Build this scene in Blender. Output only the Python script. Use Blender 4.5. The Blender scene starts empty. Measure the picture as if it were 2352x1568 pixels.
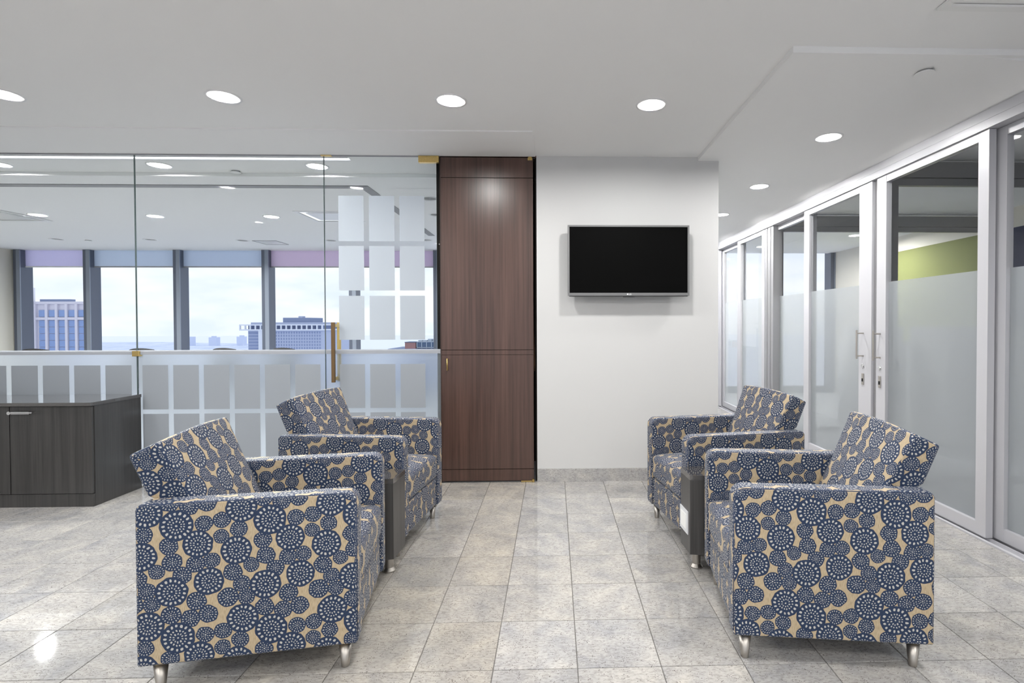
import bpy, bmesh, math, random
from mathutils import Vector, Matrix
random.seed(7)
S = bpy.context.scene
COL = S.collection
PI = math.pi

# ------------------------------------------------------------------ camera
EYE = 1.245
cd = bpy.data.cameras.new('camera')
cam = bpy.data.objects.new('camera', cd)
COL.objects.link(cam)
FPX, PPX, PPY, YAW, PITCH, ROLL = 1192.04, 1307.12, 761.88, .0295, .0152, .0024
cd.sensor_fit = 'HORIZONTAL'
cd.sensor_width = 36.0
cd.lens = FPX / 2352 * 36
cd.shift_x = (1176 - PPX) / 2352
cd.shift_y = (PPY - 784) / 2352
cd.clip_start = .05
cd.clip_end = 20000
_w = Vector((math.sin(YAW), math.cos(YAW), 0)); _r = Vector((math.cos(YAW), -math.sin(YAW), 0)); _d = Vector((0, 0, -1))
_w2 = math.cos(PITCH) * _w + math.sin(PITCH) * _d
_d2 = math.cos(PITCH) * _d - math.sin(PITCH) * _w
_r3 = math.cos(ROLL) * _r + math.sin(ROLL) * _d2
_d3 = math.cos(ROLL) * _d2 - math.sin(ROLL) * _r
m = Matrix((_r3, -_d3, -_w2)).transposed().to_4x4()
m.translation = (0, 0, EYE)
cam.matrix_world = m
S.camera = cam

# ------------------------------------------------------------------ view, sky
S.view_settings.view_transform = 'Standard'
S.view_settings.look = 'None'
S.view_settings.gamma = 1
S.view_settings.use_curve_mapping = False
S.view_settings.exposure = 0.14
cy = S.cycles
cy.max_bounces = 6
cy.diffuse_bounces = 4
cy.glossy_bounces = 3
cy.transmission_bounces = 5
cy.transparent_max_bounces = 24
cy.caustics_reflective = False
cy.caustics_refractive = False
cy.sample_clamp_indirect = 6.0
cy.use_denoising = True
cy.use_adaptive_sampling = True
cy.adaptive_threshold = .03
cy.use_light_tree = False

W = bpy.data.worlds.new('overcast_sky')
S.world = W
W.cycles.sampling_method = 'MANUAL'
W.cycles.sample_map_resolution = 256
W.use_nodes = True
nt = W.node_tree
bg = nt.nodes['Background']
tc = nt.nodes.new('ShaderNodeTexCoord')
mp = nt.nodes.new('ShaderNodeMapping'); mp.inputs['Scale'].default_value = (3, 3, 9)
nz = nt.nodes.new('ShaderNodeTexNoise'); nz.inputs['Scale'].default_value = 2.2; nz.inputs['Detail'].default_value = 6
cr = nt.nodes.new('ShaderNodeValToRGB')
cr.color_ramp.elements[0].position = .36; cr.color_ramp.elements[0].color = (.80, .86, .97, 1)
cr.color_ramp.elements[1].position = .56; cr.color_ramp.elements[1].color = (.97, .98, 1, 1)
nt.links.new(tc.outputs['Generated'], mp.inputs[0]); nt.links.new(mp.outputs[0], nz.inputs['Vector'])
nt.links.new(nz.outputs[0], cr.inputs[0]); nt.links.new(cr.outputs[0], bg.inputs[0])
bg.inputs[1].default_value = 1.08
LAMP_W = 15.5          # power of each ceiling downlight

# ------------------------------------------------------------------ material helpers
def nn(nt, t, **kw):
    n = nt.nodes.new(t)
    for k, v in kw.items():
        setattr(n, k, v)
    return n
def newmat(name):
    M = bpy.data.materials.new(name); M.use_nodes = True
    return M, M.node_tree, M.node_tree.nodes['Principled BSDF']
def plain(name, col, rough=.6, metal=0, spec=.5, noise=0, nscale=40, bump=0, coat=0):
    M, nt, b = newmat(name)
    b.inputs['Base Color'].default_value = (*col, 1)
    b.inputs['Roughness'].default_value = rough
    b.inputs['Metallic'].default_value = metal
    b.inputs['Specular IOR Level'].default_value = spec
    b.inputs['Coat Weight'].default_value = coat
    if noise or bump:
        t = nn(nt, 'ShaderNodeTexCoord'); n = nn(nt, 'ShaderNodeTexNoise')
        n.inputs['Scale'].default_value = nscale; n.inputs['Detail'].default_value = 4
        nt.links.new(t.outputs['Object'], n.inputs['Vector'])
        if noise:
            r = nn(nt, 'ShaderNodeValToRGB')
            r.color_ramp.elements[0].position = .3; r.color_ramp.elements[1].position = .7
            r.color_ramp.elements[0].color = (*[c * (1 - noise) for c in col], 1)
            r.color_ramp.elements[1].color = (*[min(1, c * (1 + noise)) for c in col], 1)
            nt.links.new(n.outputs[0], r.inputs[0]); nt.links.new(r.outputs[0], b.inputs['Base Color'])
        if bump:
            u = nn(nt, 'ShaderNodeBump'); u.inputs['Strength'].default_value = bump; u.inputs['Distance'].default_value = .002
            nt.links.new(n.outputs[0], u.inputs['Height']); nt.links.new(u.outputs[0], b.inputs['Normal'])
    return M
def wood(name, dark, light, rough, sx, sz, axis='Z', spec=.5):
    M, nt, b = newmat(name)
    t = nn(nt, 'ShaderNodeTexCoord'); mpn = nn(nt, 'ShaderNodeMapping')
    sc = {'Z': (sx, sx, sz), 'X': (sz, sx, sx)}[axis]
    mpn.inputs['Scale'].default_value = sc
    n1 = nn(nt, 'ShaderNodeTexNoise'); n1.inputs['Scale'].default_value = 1; n1.inputs['Detail'].default_value = 8; n1.inputs['Roughness'].default_value = .65
    n2 = nn(nt, 'ShaderNodeTexNoise'); n2.inputs['Scale'].default_value = .22; n2.inputs['Detail'].default_value = 3
    mx = nn(nt, 'ShaderNodeMath', operation='MULTIPLY_ADD'); mx.inputs[1].default_value = .6
    m2 = nn(nt, 'ShaderNodeMath', operation='MULTIPLY'); m2.inputs[1].default_value = .4
    r = nn(nt, 'ShaderNodeValToRGB')
    r.color_ramp.elements[0].position = .35; r.color_ramp.elements[1].position = .65
    r.color_ramp.elements[0].color = (*dark, 1); r.color_ramp.elements[1].color = (*light, 1)
    L = nt.links.new
    L(t.outputs['Object'], mpn.inputs[0]); L(mpn.outputs[0], n1.inputs['Vector']); L(mpn.outputs[0], n2.inputs['Vector'])
    L(n2.outputs[0], m2.inputs[0]); L(n1.outputs[0], mx.inputs[0]); L(m2.outputs[0], mx.inputs[2])
    L(mx.outputs[0], r.inputs[0]); L(r.outputs[0], b.inputs['Base Color'])
    b.inputs['Roughness'].default_value = rough; b.inputs['Specular IOR Level'].default_value = spec
    return M
def emit(name, col, s):
    M, nt, b = newmat(name)
    b.inputs['Base Color'].default_value = (.9, .9, .9, 1)
    b.inputs['Emission Color'].default_value = (*col, 1); b.inputs['Emission Strength'].default_value = s
    return M
def glass(name, tint=(.97, .985, .98), ior=1.3, rough=0.0):
    M = bpy.data.materials.new(name); M.use_nodes = True
    nt = M.node_tree; nt.nodes.clear()
    o = nn(nt, 'ShaderNodeOutputMaterial'); mx = nn(nt, 'ShaderNodeMixShader')
    tr = nn(nt, 'ShaderNodeBsdfTransparent'); gl = nn(nt, 'ShaderNodeBsdfGlossy'); fr = nn(nt, 'ShaderNodeFresnel')
    tr.inputs[0].default_value = (*tint, 1); gl.inputs['Roughness'].default_value = rough; fr.inputs[0].default_value = ior
    L = nt.links.new
    ge = nn(nt, 'ShaderNodeNewGeometry'); inv = nn(nt, 'ShaderNodeMath', operation='SUBTRACT'); inv.inputs[0].default_value = 1
    mu = nn(nt, 'ShaderNodeMath', operation='MULTIPLY')
    L(ge.outputs['Backfacing'], inv.inputs[1]); L(inv.outputs[0], mu.inputs[0]); L(fr.outputs[0], mu.inputs[1])
    L(mu.outputs[0], mx.inputs[0]); L(tr.outputs[0], mx.inputs[1]); L(gl.outputs[0], mx.inputs[2]); L(mx.outputs[0], o.inputs[0])
    return M
def frost(name, col, clear, diffuse, blur=0.0, rough=.5):
    """etched film: part clear, part scattering light through, part scattering it back"""
    M = bpy.data.materials.new(name); M.use_nodes = True
    nt = M.node_tree; nt.nodes.clear(); L = nt.links.new
    o = nn(nt, 'ShaderNodeOutputMaterial')
    if blur:
        tr = nn(nt, 'ShaderNodeBsdfRefraction'); tr.inputs['Roughness'].default_value = rough; tr.inputs['IOR'].default_value = 1.12
        tr.inputs[0].default_value = (*col, 1)
    else:
        tr = nn(nt, 'ShaderNodeBsdfTransparent')
    tl = nn(nt, 'ShaderNodeBsdfTranslucent'); tl.inputs[0].default_value = (*col, 1)
    df = nn(nt, 'ShaderNodeBsdfDiffuse'); df.inputs[0].default_value = (*col, 1)
    a = nn(nt, 'ShaderNodeMixShader'); a.inputs[0].default_value = diffuse
    b = nn(nt, 'ShaderNodeMixShader'); b.inputs[0].default_value = clear
    L(tl.outputs[0], a.inputs[1]); L(df.outputs[0], a.inputs[2]); L(a.outputs[0], b.inputs[1]); L(tr.outputs[0], b.inputs[2]); L(b.outputs[0], o.inputs[0])
    return M

# ------------------------------------------------------------------ mesh helpers
def box(bm, x0, x1, y0, y1, z0, z1):
    v = [bm.verts.new((x, y, z)) for z in (z0, z1) for y in (y0, y1) for x in (x0, x1)]
    for f in ((0, 2, 3, 1), (4, 5, 7, 6), (0, 1, 5, 4), (2, 6, 7, 3), (0, 4, 6, 2), (1, 3, 7, 5)):
        bm.faces.new([v[i] for i in f])
    return v
def prism(bm, poly, z0, z1):
    a = [bm.verts.new((x, y, z0)) for x, y in poly]; b = [bm.verts.new((x, y, z1)) for x, y in poly]
    n = len(poly)
    bm.faces.new(a[::-1]); bm.faces.new(b)
    for i in range(n):
        bm.faces.new((a[i], a[(i + 1) % n], b[(i + 1) % n], b[i]))
def lathe(bm, prof, c, n=24, axis='Z', cap=True):
    rings = []
    for r, h in prof:
        ring = []
        for i in range(n):
            a = 2 * PI * i / n
            if axis == 'Z': p = (c[0] + r * math.cos(a), c[1] + r * math.sin(a), c[2] + h)
            elif axis == 'Y': p = (c[0] + r * math.cos(a), c[1] + h, c[2] + r * math.sin(a))
            else: p = (c[0] + h, c[1] + r * math.cos(a), c[2] + r * math.sin(a))
            ring.append(bm.verts.new(p))
        rings.append(ring)
    for a, b in zip(rings, rings[1:]):
        for i in range(n):
            bm.faces.new((a[i], a[(i + 1) % n], b[(i + 1) % n], b[i]))
    if cap:
        bm.faces.new(rings[0][::-1]); bm.faces.new(rings[-1])
def tube(bm, p0, p1, r, n=12):
    p0, p1 = Vector(p0), Vector(p1); d = (p1 - p0).normalized()
    u = d.orthogonal().normalized(); v = d.cross(u)
    A = [bm.verts.new(p0 + r * (math.cos(2 * PI * i / n) * u + math.sin(2 * PI * i / n) * v)) for i in range(n)]
    Bv = [bm.verts.new(q.co + (p1 - p0)) for q in A]
    for i in range(n):
        bm.faces.new((A[i], A[(i + 1) % n], Bv[(i + 1) % n], Bv[i]))
    bm.faces.new(A[::-1]); bm.faces.new(Bv)
WORLDPOS = {}
def obj(name, bm, mat, parent=None, bevel=0, seg=2, smooth=False, origin=None, local=False):
    """one mesh object; vertices given in world space unless local"""
    bmesh.ops.recalc_face_normals(bm, faces=bm.faces)
    pp = WORLDPOS.get(parent.name, Vector()) if parent else Vector()
    off = Vector()
    if not local:
        if parent is None:
            if origin is None:
                xs = [v.co for v in bm.verts]
                origin = ((min(v.x for v in xs) + max(v.x for v in xs)) / 2, (min(v.y for v in xs) + max(v.y for v in xs)) / 2, min(v.z for v in xs))
            off = Vector(origin)
            for v in bm.verts: v.co -= off
        else:
            for v in bm.verts: v.co -= pp
    me = bpy.data.meshes.new(name)
    if smooth:
        for f in bm.faces: f.smooth = True
    bm.to_mesh(me); bm.free()
    if mat: me.materials.append(mat)
    o = bpy.data.objects.new(name, me); COL.objects.link(o)
    if parent: o.parent = parent
    else: o.location = off
    WORLDPOS[o.name] = pp if parent else off
    if bevel:
        b = o.modifiers.new('bevel', 'BEVEL'); b.width = bevel; b.segments = seg; b.limit_method = 'ANGLE'; b.angle_limit = .7
        if smooth: o.modifiers.new('wn', 'WEIGHTED_NORMAL')
    return o
def nb(): return bmesh.new()
def boxobj(name, dims, mat, parent=None, bevel=0, **kw):
    bm = nb(); box(bm, *dims); return obj(name, bm, mat, parent, bevel, **kw)
def thing(name, label, cat, loc=(0, 0, 0), rz=0, group=None):
    o = bpy.data.objects.new(name, None); COL.objects.link(o)
    o.location = loc; o.rotation_euler.z = rz; o.empty_display_size = .1
    o['label'] = label; o['category'] = cat
    if group: o['group'] = group
    WORLDPOS[o.name] = Vector(loc)
    return o
def tag(o, label=None, cat=None, group=None, kind=None):
    for k, v in (('label', label), ('category', cat), ('group', group), ('kind', kind)):
        if v: o[k] = v
    return o
def struct(o, label=None):
    o['kind'] = 'structure'
    if label: o['label'] = label
    return o
def structure(name, loc=(0, 0, 0), label=None):
    o = bpy.data.objects.new(name, None); COL.objects.link(o); o.location = loc
    WORLDPOS[o.name] = Vector(loc)
    return struct(o, label)

# ------------------------------------------------------------------ materials
white_wall = plain('painted_wall', (.63, .63, .625), .75, spec=.25, bump=.05, nscale=300)
ceil_mat = plain('ceiling_paint', (.90, .90, .895), .85, spec=.15, bump=.04, nscale=300)
beige_wall = plain('beige_wall', (.74, .71, .64), .8, spec=.2)
navy_wall = plain('navy_wall', (.03, .035, .075), .6, spec=.3)
olive_wall = plain('olive_wall', (.24, .255, .10), .7, spec=.3)
dark_gap = plain('dark_lining', (.015, .013, .012), .9, spec=.1)
carpet = plain('blue_grey_carpet', (.46, .47, .49), .95, spec=.05, noise=.2, nscale=120)
alu = plain('white_aluminium', (.57, .57, .60), .4, metal=.15, spec=.5)
alu_dark = plain('grey_aluminium', (.38, .38, .39), .4, metal=.5)
steel = plain('brushed_steel', (.50, .47, .43), .36, metal=1)
chrome = plain('chrome', (.75, .75, .76), .15, metal=1)
bronze = plain('bronze_pull', (.22, .14, .07), .35, metal=.9)
brass = plain('brass', (.72, .52, .20), .28, metal=1, noise=.12, nscale=200)
clear_glass = glass('clear_glass', ior=1.17)
office_glass = glass('office_glass', (.985, .99, .99), 1.32)
window_glass = glass('window_glass', (.97, .98, 1), 1.2)
film_base = frost('etched_film', (.90, .93, .97), .75, .3, blur=1, rough=.55)
film_square = frost('frosted_square_film', (.66, .70, .745), .10, .44)
film_band = frost('frosted_band_film', (.72, .74, .78), .15, .4)
film_office = frost('office_privacy_film', (.76, .79, .82), .46, .50)
wood_door = wood('walnut_veneer', (.046, .026, .021), (.115, .064, .050), .30, 55, 1.2)
wood_grey = wood('charcoal_laminate', (.022, .021, .021), (.060, .057, .056), .33, 120, 2.2, spec=.8)
wood_top = wood('charcoal_laminate_top', (.040, .037, .036), (.070, .066, .064), .10, 120, 2.2, axis='X', spec=1.0)
wood_top.node_tree.nodes['Principled BSDF'].inputs['Coat Weight'].default_value = 1.0
wood_top.node_tree.nodes['Principled BSDF'].inputs['Coat Roughness'].default_value = .08
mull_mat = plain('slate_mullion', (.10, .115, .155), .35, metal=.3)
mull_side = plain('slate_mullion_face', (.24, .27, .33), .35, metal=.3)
tv_frame = plain('tv_bezel', (.20, .20, .20), .35, metal=.5)
tv_screen = plain('tv_screen', (.0015, .0015, .0015), .5, spec=.05)
tv_dark = plain('tv_plastic', (.05, .05, .05), .4)
plate_mat = plain('outlet_plate', (.66, .67, .69), .4)
white_lac = plain('white_lacquer', (.85, .85, .84), .3)
black_plastic = plain('black_plastic', (.010, .010, .011), .8, spec=.15)
lamp_mat = emit('lamp_glow', (1, .99, .97), 4)
strip_mat = emit('light_strip_glow', (1, .99, .97), 2.2)
reflector_mat = plain('lamp_reflector', (.85, .85, .85), .25, metal=.6)
trim_ring = plain('lamp_trim', (.86, .86, .86), .4)

def granite(name, tinted=True):
    M, nt, b = newmat(name); L = nt.links.new
    t = nn(nt, 'ShaderNodeTexCoord'); oi = nn(nt, 'ShaderNodeObjectInfo')
    add = nn(nt, 'ShaderNodeVectorMath', operation='MULTIPLY_ADD')
    add.inputs[1].default_value = (1, 1, 1)
    rnd = nn(nt, 'ShaderNodeMath', operation='MULTIPLY'); rnd.inputs[1].default_value = 37.0
    L(oi.outputs['Random'], rnd.inputs[0]); L(t.outputs['Object'], add.inputs[0]); L(rnd.outputs[0], add.inputs[2])
    big = nn(nt, 'ShaderNodeTexNoise'); big.inputs['Scale'].default_value = 7; big.inputs['Detail'].default_value = 5; big.inputs['Distortion'].default_value = .6
    st = nn(nt, 'ShaderNodeMapping'); st.inputs['Scale'].default_value = (55, 120, 120); st.inputs['Rotation'].default_value = (0, 0, .35)
    mid = nn(nt, 'ShaderNodeTexNoise'); mid.inputs['Scale'].default_value = 1; mid.inputs['Detail'].default_value = 6; mid.inputs['Roughness'].default_value = .75
    sp = nn(nt, 'ShaderNodeTexVoronoi'); sp.inputs['Scale'].default_value = 150
    spn = nn(nt, 'ShaderNodeTexNoise'); spn.inputs['Scale'].default_value = 45; spn.inputs['Detail'].default_value = 2
    L(add.outputs[0], big.inputs['Vector']); L(add.outputs[0], st.inputs[0]); L(st.outputs[0], mid.inputs['Vector']); L(add.outputs[0], sp.inputs['Vector']); L(add.outputs[0], spn.inputs['Vector'])
    r1 = nn(nt, 'ShaderNodeValToRGB')
    e = r1.color_ramp.elements
    e[0].position = .30; e[0].color = (.37, .37, .38, 1); e[1].position = .72; e[1].color = (.545, .525, .495, 1)
    L(big.outputs[0], r1.inputs[0])
    r2 = nn(nt, 'ShaderNodeValToRGB'); e = r2.color_ramp.elements
    e[0].position = .30; e[0].color = (.50, .49, .48, 1); e[1].position = .56; e[1].color = (1, 1, 1, 1)
    L(mid.outputs[0], r2.inputs[0])
    mul = nn(nt, 'ShaderNodeMix', data_type='RGBA', blend_type='MULTIPLY'); mul.inputs[0].default_value = .85
    L(r1.outputs[0], mul.inputs[6]); L(r2.outputs[0], mul.inputs[7])
    # dark flecks: small voronoi cells, only where the noise allows
    lt = nn(nt, 'ShaderNodeMath', operation='LESS_THAN'); lt.inputs[1].default_value = .25
    gt = nn(nt, 'ShaderNodeMath', operation='GREATER_THAN'); gt.inputs[1].default_value = .53
    an = nn(nt, 'ShaderNodeMath', operation='MULTIPLY')
    L(sp.outputs['Distance'], lt.inputs[0]); L(spn.outputs[0], gt.inputs[0]); L(lt.outputs[0], an.inputs[0]); L(gt.outputs[0], an.inputs[1])
    fl = nn(nt, 'ShaderNodeMix', data_type='RGBA'); fl.inputs[7].default_value = (.13, .115, .11, 1)
    L(an.outputs[0], fl.inputs[0]); L(mul.outputs[2], fl.inputs[6])
    out = fl.outputs[2]
    if tinted:
        tm = nn(nt, 'ShaderNodeMix', data_type='RGBA', blend_type='MULTIPLY'); tm.inputs[0].default_value = 1
        L(out, tm.inputs[6]); L(oi.outputs['Color'], tm.inputs[7]); out = tm.outputs[2]
    L(out, b.inputs['Base Color'])
    b.inputs['Roughness'].default_value = .035; b.inputs['Specular IOR Level'].default_value = .5
    return M
granite_tile = granite('polished_granite')
granite_plain = granite('polished_granite_plain', False)
grout = plain('grout', (.20, .19, .18), .8)

# ------------------------------------------------------------------ woven wheel fabric
def fabric_mat():
    M, nt, b = newmat('wheel_print_fabric'); L = nt.links.new
    TX, TY = .2895, .382
    big = [(507, 553, 75), (652, 630, 78), (755, 737, 70), (478, 777, 73), (623, 976, 75), (806, 940, 70)]
    small = [(318, 617, 42), (408, 608, 42), (403, 695, 38), (492, 665, 42), (613, 735, 44), (628, 820, 46), (552, 862, 38), (742, 840, 44),
             (822, 832, 40), (675, 895, 44), (458, 890, 45), (502, 957, 42), (525, 1030, 40), (432, 1022, 50), (743, 1037, 47), (617, 1097, 46),
             (712, 1125, 45), (800, 1113, 45)]
    discs = []
    for x, y, r in big + small:
        dx, dy = x - 507, y - 553
        det = 468 * 590 + 3 * 14
        a = (dx * 590 + 3 * dy) / det; bb = (468 * dy - 14 * dx) / det
        discs.append([a * TX, -bb * TY, r * .00063 * 1.07])
    discs.sort(key=lambda q: q[2])
    uv = nn(nt, 'ShaderNodeUVMap'); uv.uv_map = 'UVMap'
    wob = nn(nt, 'ShaderNodeTexNoise'); wob.inputs['Scale'].default_value = 55; wob.inputs['Detail'].default_value = 0
    L(uv.outputs[0], wob.inputs['Vector'])
    w1 = nn(nt, 'ShaderNodeVectorMath', operation='MULTIPLY_ADD'); w1.inputs[1].default_value = (.006, .006, 0)
    w0 = nn(nt, 'ShaderNodeVectorMath', operation='SUBTRACT'); w0.inputs[1].default_value = (.003, .003, 0)
    L(wob.outputs['Color'], w1.inputs[0]); L(uv.outputs[0], w1.inputs[2]); L(w1.outputs[0], w0.inputs[0])
    P = w0.outputs[0]
    acc = None
    for cx, cyy, r in discs:
        s = nn(nt, 'ShaderNodeVectorMath', operation='SUBTRACT'); s.inputs[1].default_value = (cx, cyy, -r)
        w = nn(nt, 'ShaderNodeVectorMath', operation='WRAP'); w.inputs[1].default_value = (TX / 2, TY / 2, 5); w.inputs[2].default_value = (-TX / 2, -TY / 2, -5)
        d = nn(nt, 'ShaderNodeVectorMath', operation='DOT_PRODUCT')
        lt = nn(nt, 'ShaderNodeMath', operation='LESS_THAN'); lt.inputs[1].default_value = 2 * r * r
        ma = nn(nt, 'ShaderNodeVectorMath', operation='MULTIPLY_ADD')
        df = nn(nt, 'ShaderNodeVectorMath', operation='SUBTRACT'); L(w.outputs[0], df.inputs[0])
        if acc: L(acc, df.inputs[1])
        else: df.inputs[1].default_value = (0, 0, 0)
        L(P, s.inputs[0]); L(s.outputs[0], w.inputs[0]); L(w.outputs[0], d.inputs[0]); L(w.outputs[0], d.inputs[1])
        L(d.outputs['Value'], lt.inputs[0]); L(df.outputs[0], ma.inputs[0]); L(lt.outputs[0], ma.inputs[1])
        if acc: L(acc, ma.inputs[2])
        else: ma.inputs[2].default_value = (0, 0, 0)
        acc = ma.outputs[0]
    sep = nn(nt, 'ShaderNodeSeparateXYZ'); L(acc, sep.inputs[0])
    def mth(op, a, b_=None, c=None):
        n = nn(nt, 'ShaderNodeMath', operation=op)
        for i, v in enumerate((a, b_, c)):
            if v is None: continue
            if isinstance(v, (int, float)): n.inputs[i].default_value = v
            else: L(v, n.inputs[i])
        return n.outputs[0]
    x, y, R = sep.outputs[0], sep.outputs[1], sep.outputs[2]
    inside = mth('GREATER_THAN', R, .005)
    Rs = mth('MAXIMUM', R, .005)
    rr = mth('DIVIDE', mth('SQRT', mth('ADD', mth('MULTIPLY', x, x), mth('MULTIPLY', y, y))), Rs)
    ang = mth('MULTIPLY', mth('ARCTAN2', y, x), 1 / (2 * PI))
    isbig = mth('GREATER_THAN', R, .038)
    def sel(s_, b_): return mth('MULTIPLY_ADD', isbig, b_ - s_, s_)
    def ring(rk, n, wr, wt):
        dr = mth('DIVIDE', mth('SUBTRACT', rr, rk), wr)
        fr = mth('SUBTRACT', mth('FRACT', mth('ADD', mth('MULTIPLY', ang, n), 40.0)), .5)
        arc = mth('DIVIDE', mth('MULTIPLY', rr, 2 * PI), n)
        dt = mth('DIVIDE', mth('MULTIPLY', fr, arc), wt)
        q = mth('ADD', mth('POWER', mth('ABSOLUTE', dr), 3.0), mth('POWER', mth('ABSOLUTE', dt), 3.0))
        return mth('LESS_THAN', q, 1.0)
    dots = ring(sel(.78, .765), 17.0, sel(.088, .090), sel(.053, .068))
    dots = mth('MAXIMUM', dots, ring(sel(.46, .47), sel(11.0, 16.0), sel(.075, .056), sel(.046, .043)))
    dots = mth('MAXIMUM', dots, ring(sel(.24, .28), sel(6.0, 10.0), sel(.07, .055), .040))
    dots = mth('MAXIMUM', dots, mth('LESS_THAN', rr, sel(.08, .06)))
    dots = mth('MULTIPLY', dots, inside)
    # weave
    wm = nn(nt, 'ShaderNodeMapping'); wm.inputs['Scale'].default_value = (500, 60, 1)
    wn = nn(nt, 'ShaderNodeTexNoise'); wn.inputs['Scale'].default_value = 1; wn.inputs['Detail'].default_value = 2
    L(uv.outputs[0], wm.inputs[0]); L(wm.outputs[0], wn.inputs['Vector'])
    tan = nn(nt, 'ShaderNodeValToRGB'); e = tan.color_ramp.elements
    e[0].position = .3; e[0].color = (.38, .295, .185, 1); e[1].position = .7; e[1].color = (.55, .445, .30, 1)
    L(wn.outputs[0], tan.inputs[0])
    blu = nn(nt, 'ShaderNodeValToRGB'); e = blu.color_ramp.elements
    e[0].position = .3; e[0].color = (.014, .027, .066, 1); e[1].position = .75; e[1].color = (.027, .049, .102, 1)
    L(wn.outputs[0], blu.inputs[0])
    m1 = nn(nt, 'ShaderNodeMix', data_type='RGBA'); m2 = nn(nt, 'ShaderNodeMix', data_type='RGBA')
    L(inside, m1.inputs[0]); L(tan.outputs[0], m1.inputs[6]); L(blu.outputs[0], m1.inputs[7])
    L(dots, m2.inputs[0]); L(m1.outputs[2], m2.inputs[6]); m2.inputs[7].default_value = (.49, .48, .455, 1)
    L(m2.outputs[2], b.inputs['Base Color'])
    b.inputs['Roughness'].default_value = .6; b.inputs['Specular IOR Level'].default_value = .32
    b.inputs['Sheen Weight'].default_value = .12; b.inputs['Sheen Roughness'].default_value = .4
    return M
fabric = fabric_mat()
piping = plain('navy_piping', (.03, .045, .09), .7)

# ================================================================== SETTING
CZ = 2.56          # lobby ceiling
CZ2 = 2.53         # corridor and office-side ceiling
YW = 4.09          # plane of the television wall and the glass partition
XG = 2.47          # plane of the sliding doors
YF = 9.2           # window facade

def holed(name, x0, x1, y0, y1, z, holes, mat, hr=.078, rects=()):
    bm = nb()
    edges = []
    def loop(ps):
        vs = [bm.verts.new((a, b_, z)) for a, b_ in ps]
        for i in range(len(vs)): edges.append(bm.edges.new((vs[i], vs[(i + 1) % len(vs)])))
    loop([(x0, y0), (x1, y0), (x1, y1), (x0, y1)])
    for hx, hy in holes:
        if x0 + .1 < hx < x1 - .1 and y0 + .1 < hy < y1 - .1:
            loop([(hx + hr * math.cos(2 * PI * i / 24), hy + hr * math.sin(2 * PI * i / 24)) for i in range(24)])
    for a, b_, c, d in rects: loop([(a, c), (b_, c), (b_, d), (a, d)])
    bmesh.ops.triangle_fill(bm, use_beauty=True, use_dissolve=False, edges=edges)
    for f in bm.faces:
        if f.normal.z > 0: f.normal_flip()
    me = bpy.data.meshes.new(name)
    for v in bm.verts: v.co -= Vector((x0, y0, z))
    bm.to_mesh(me); bm.free(); me.materials.append(mat)
    o = bpy.data.objects.new(name, me); COL.objects.link(o); o.location = (x0, y0, z)
    return o

lobby_lights = [(-3.13, 3.07), (-1.90, 3.07), (-.60, 3.09), (.59, 3.12)]
back_fill_lights = [(x, y) for y in (1.35, -.4, -2.2) for x in (-3.8, -1.9, 0.0, 1.7)]  # unseen rows added as fill to brighten the lobby
corr_lights = [(1.90, 3.55), (1.93, 4.83), (1.98, 6.08), (1.98, 7.35)]
far_lights = [(-4.53, 4.39), (-3.24, 4.39), (-1.96, 4.39),
              (-6.00, 6.24), (-4.70, 6.29), (-3.35, 6.29), (-1.27, 5.37), (-1.37, 6.16)]
far_off = [(-7.42, 8.00), (-6.07, 8.02), (-4.74, 8.08), (-3.40, 8.06), (-1.93, 8.00)]
office_off = [(3.25, 3.30), (3.60, 7.20)]
office_fill_lights = [(3.4, 8.4), (4.3, 7.3)]  # lit downlights added to brighten the far office

c = struct(holed('ceiling', -6.5, 2.75, -4, YW + .05, CZ, lobby_lights + back_fill_lights, ceil_mat), 'white painted lobby ceiling')
# lowered corridor slab: front face, side face and underside
bm = nb()
box(bm, 1.14, 1.165, 2.45, 9.2, CZ2, CZ + .01)
box(bm, 1.165, 2.6, 2.45, 2.475, CZ2, CZ + .01)
o = obj('ceiling_corridor_edge', bm, ceil_mat); struct(o, 'shallow drop edge of the corridor ceiling')
o = struct(holed('ceiling_corridor', 1.165, 2.6, 2.475, YF, CZ2, corr_lights, ceil_mat), 'lowered white ceiling over the corridor')
FR = [(-2.95, -2.35, 6.0, 6.58)]
o = struct(holed('ceiling_meeting_room', -9.2, 1.2, 4.97, YF, CZ2, far_lights + far_off, ceil_mat, rects=FR), 'white ceiling of the room behind the glass')
o = struct(holed('ceiling_meeting_room_front', -9.2, 1.2, YW + .05, 4.60, CZ, far_lights, ceil_mat, rects=[(-6.4, -1.62, 4.165, 4.225)]), 'front strip of ceiling in the room behind the glass')
bm = nb(); box(bm, -9.2, 1.2, 4.60, 4.88, CZ2, CZ + .05)
struct(obj('trim_1', bm, ceil_mat), 'shallow ceiling beam in the room behind the glass')
bm = nb(); box(bm, -9.2, -1.72, 4.885, 4.975, CZ2 - .004, CZ2 + .03); box(bm, -1.81, -1.72, 4.975, 7.6, CZ2 - .004, CZ2 + .03)  # flush strip whose dark colour stands in for shade at a ceiling gap
struct(obj('trim_2', bm, plain('shadow_strip', (.22, .22, .225), .6)), 'dark strip standing in for a shadow gap, turning a corner on the meeting room ceiling')
bm = nb(); box(bm, -1.72, 1.2, 4.88, 4.975, CZ2, CZ2 + .03); struct(obj('trim_13', bm, ceil_mat), 'plaster infill beside the painted shadow strip')
o = struct(holed('ceiling_office', 2.6, 5.05, -2, YF, 2.50, office_off + office_fill_lights, ceil_mat), 'ceiling of the offices behind the sliding doors')

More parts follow.
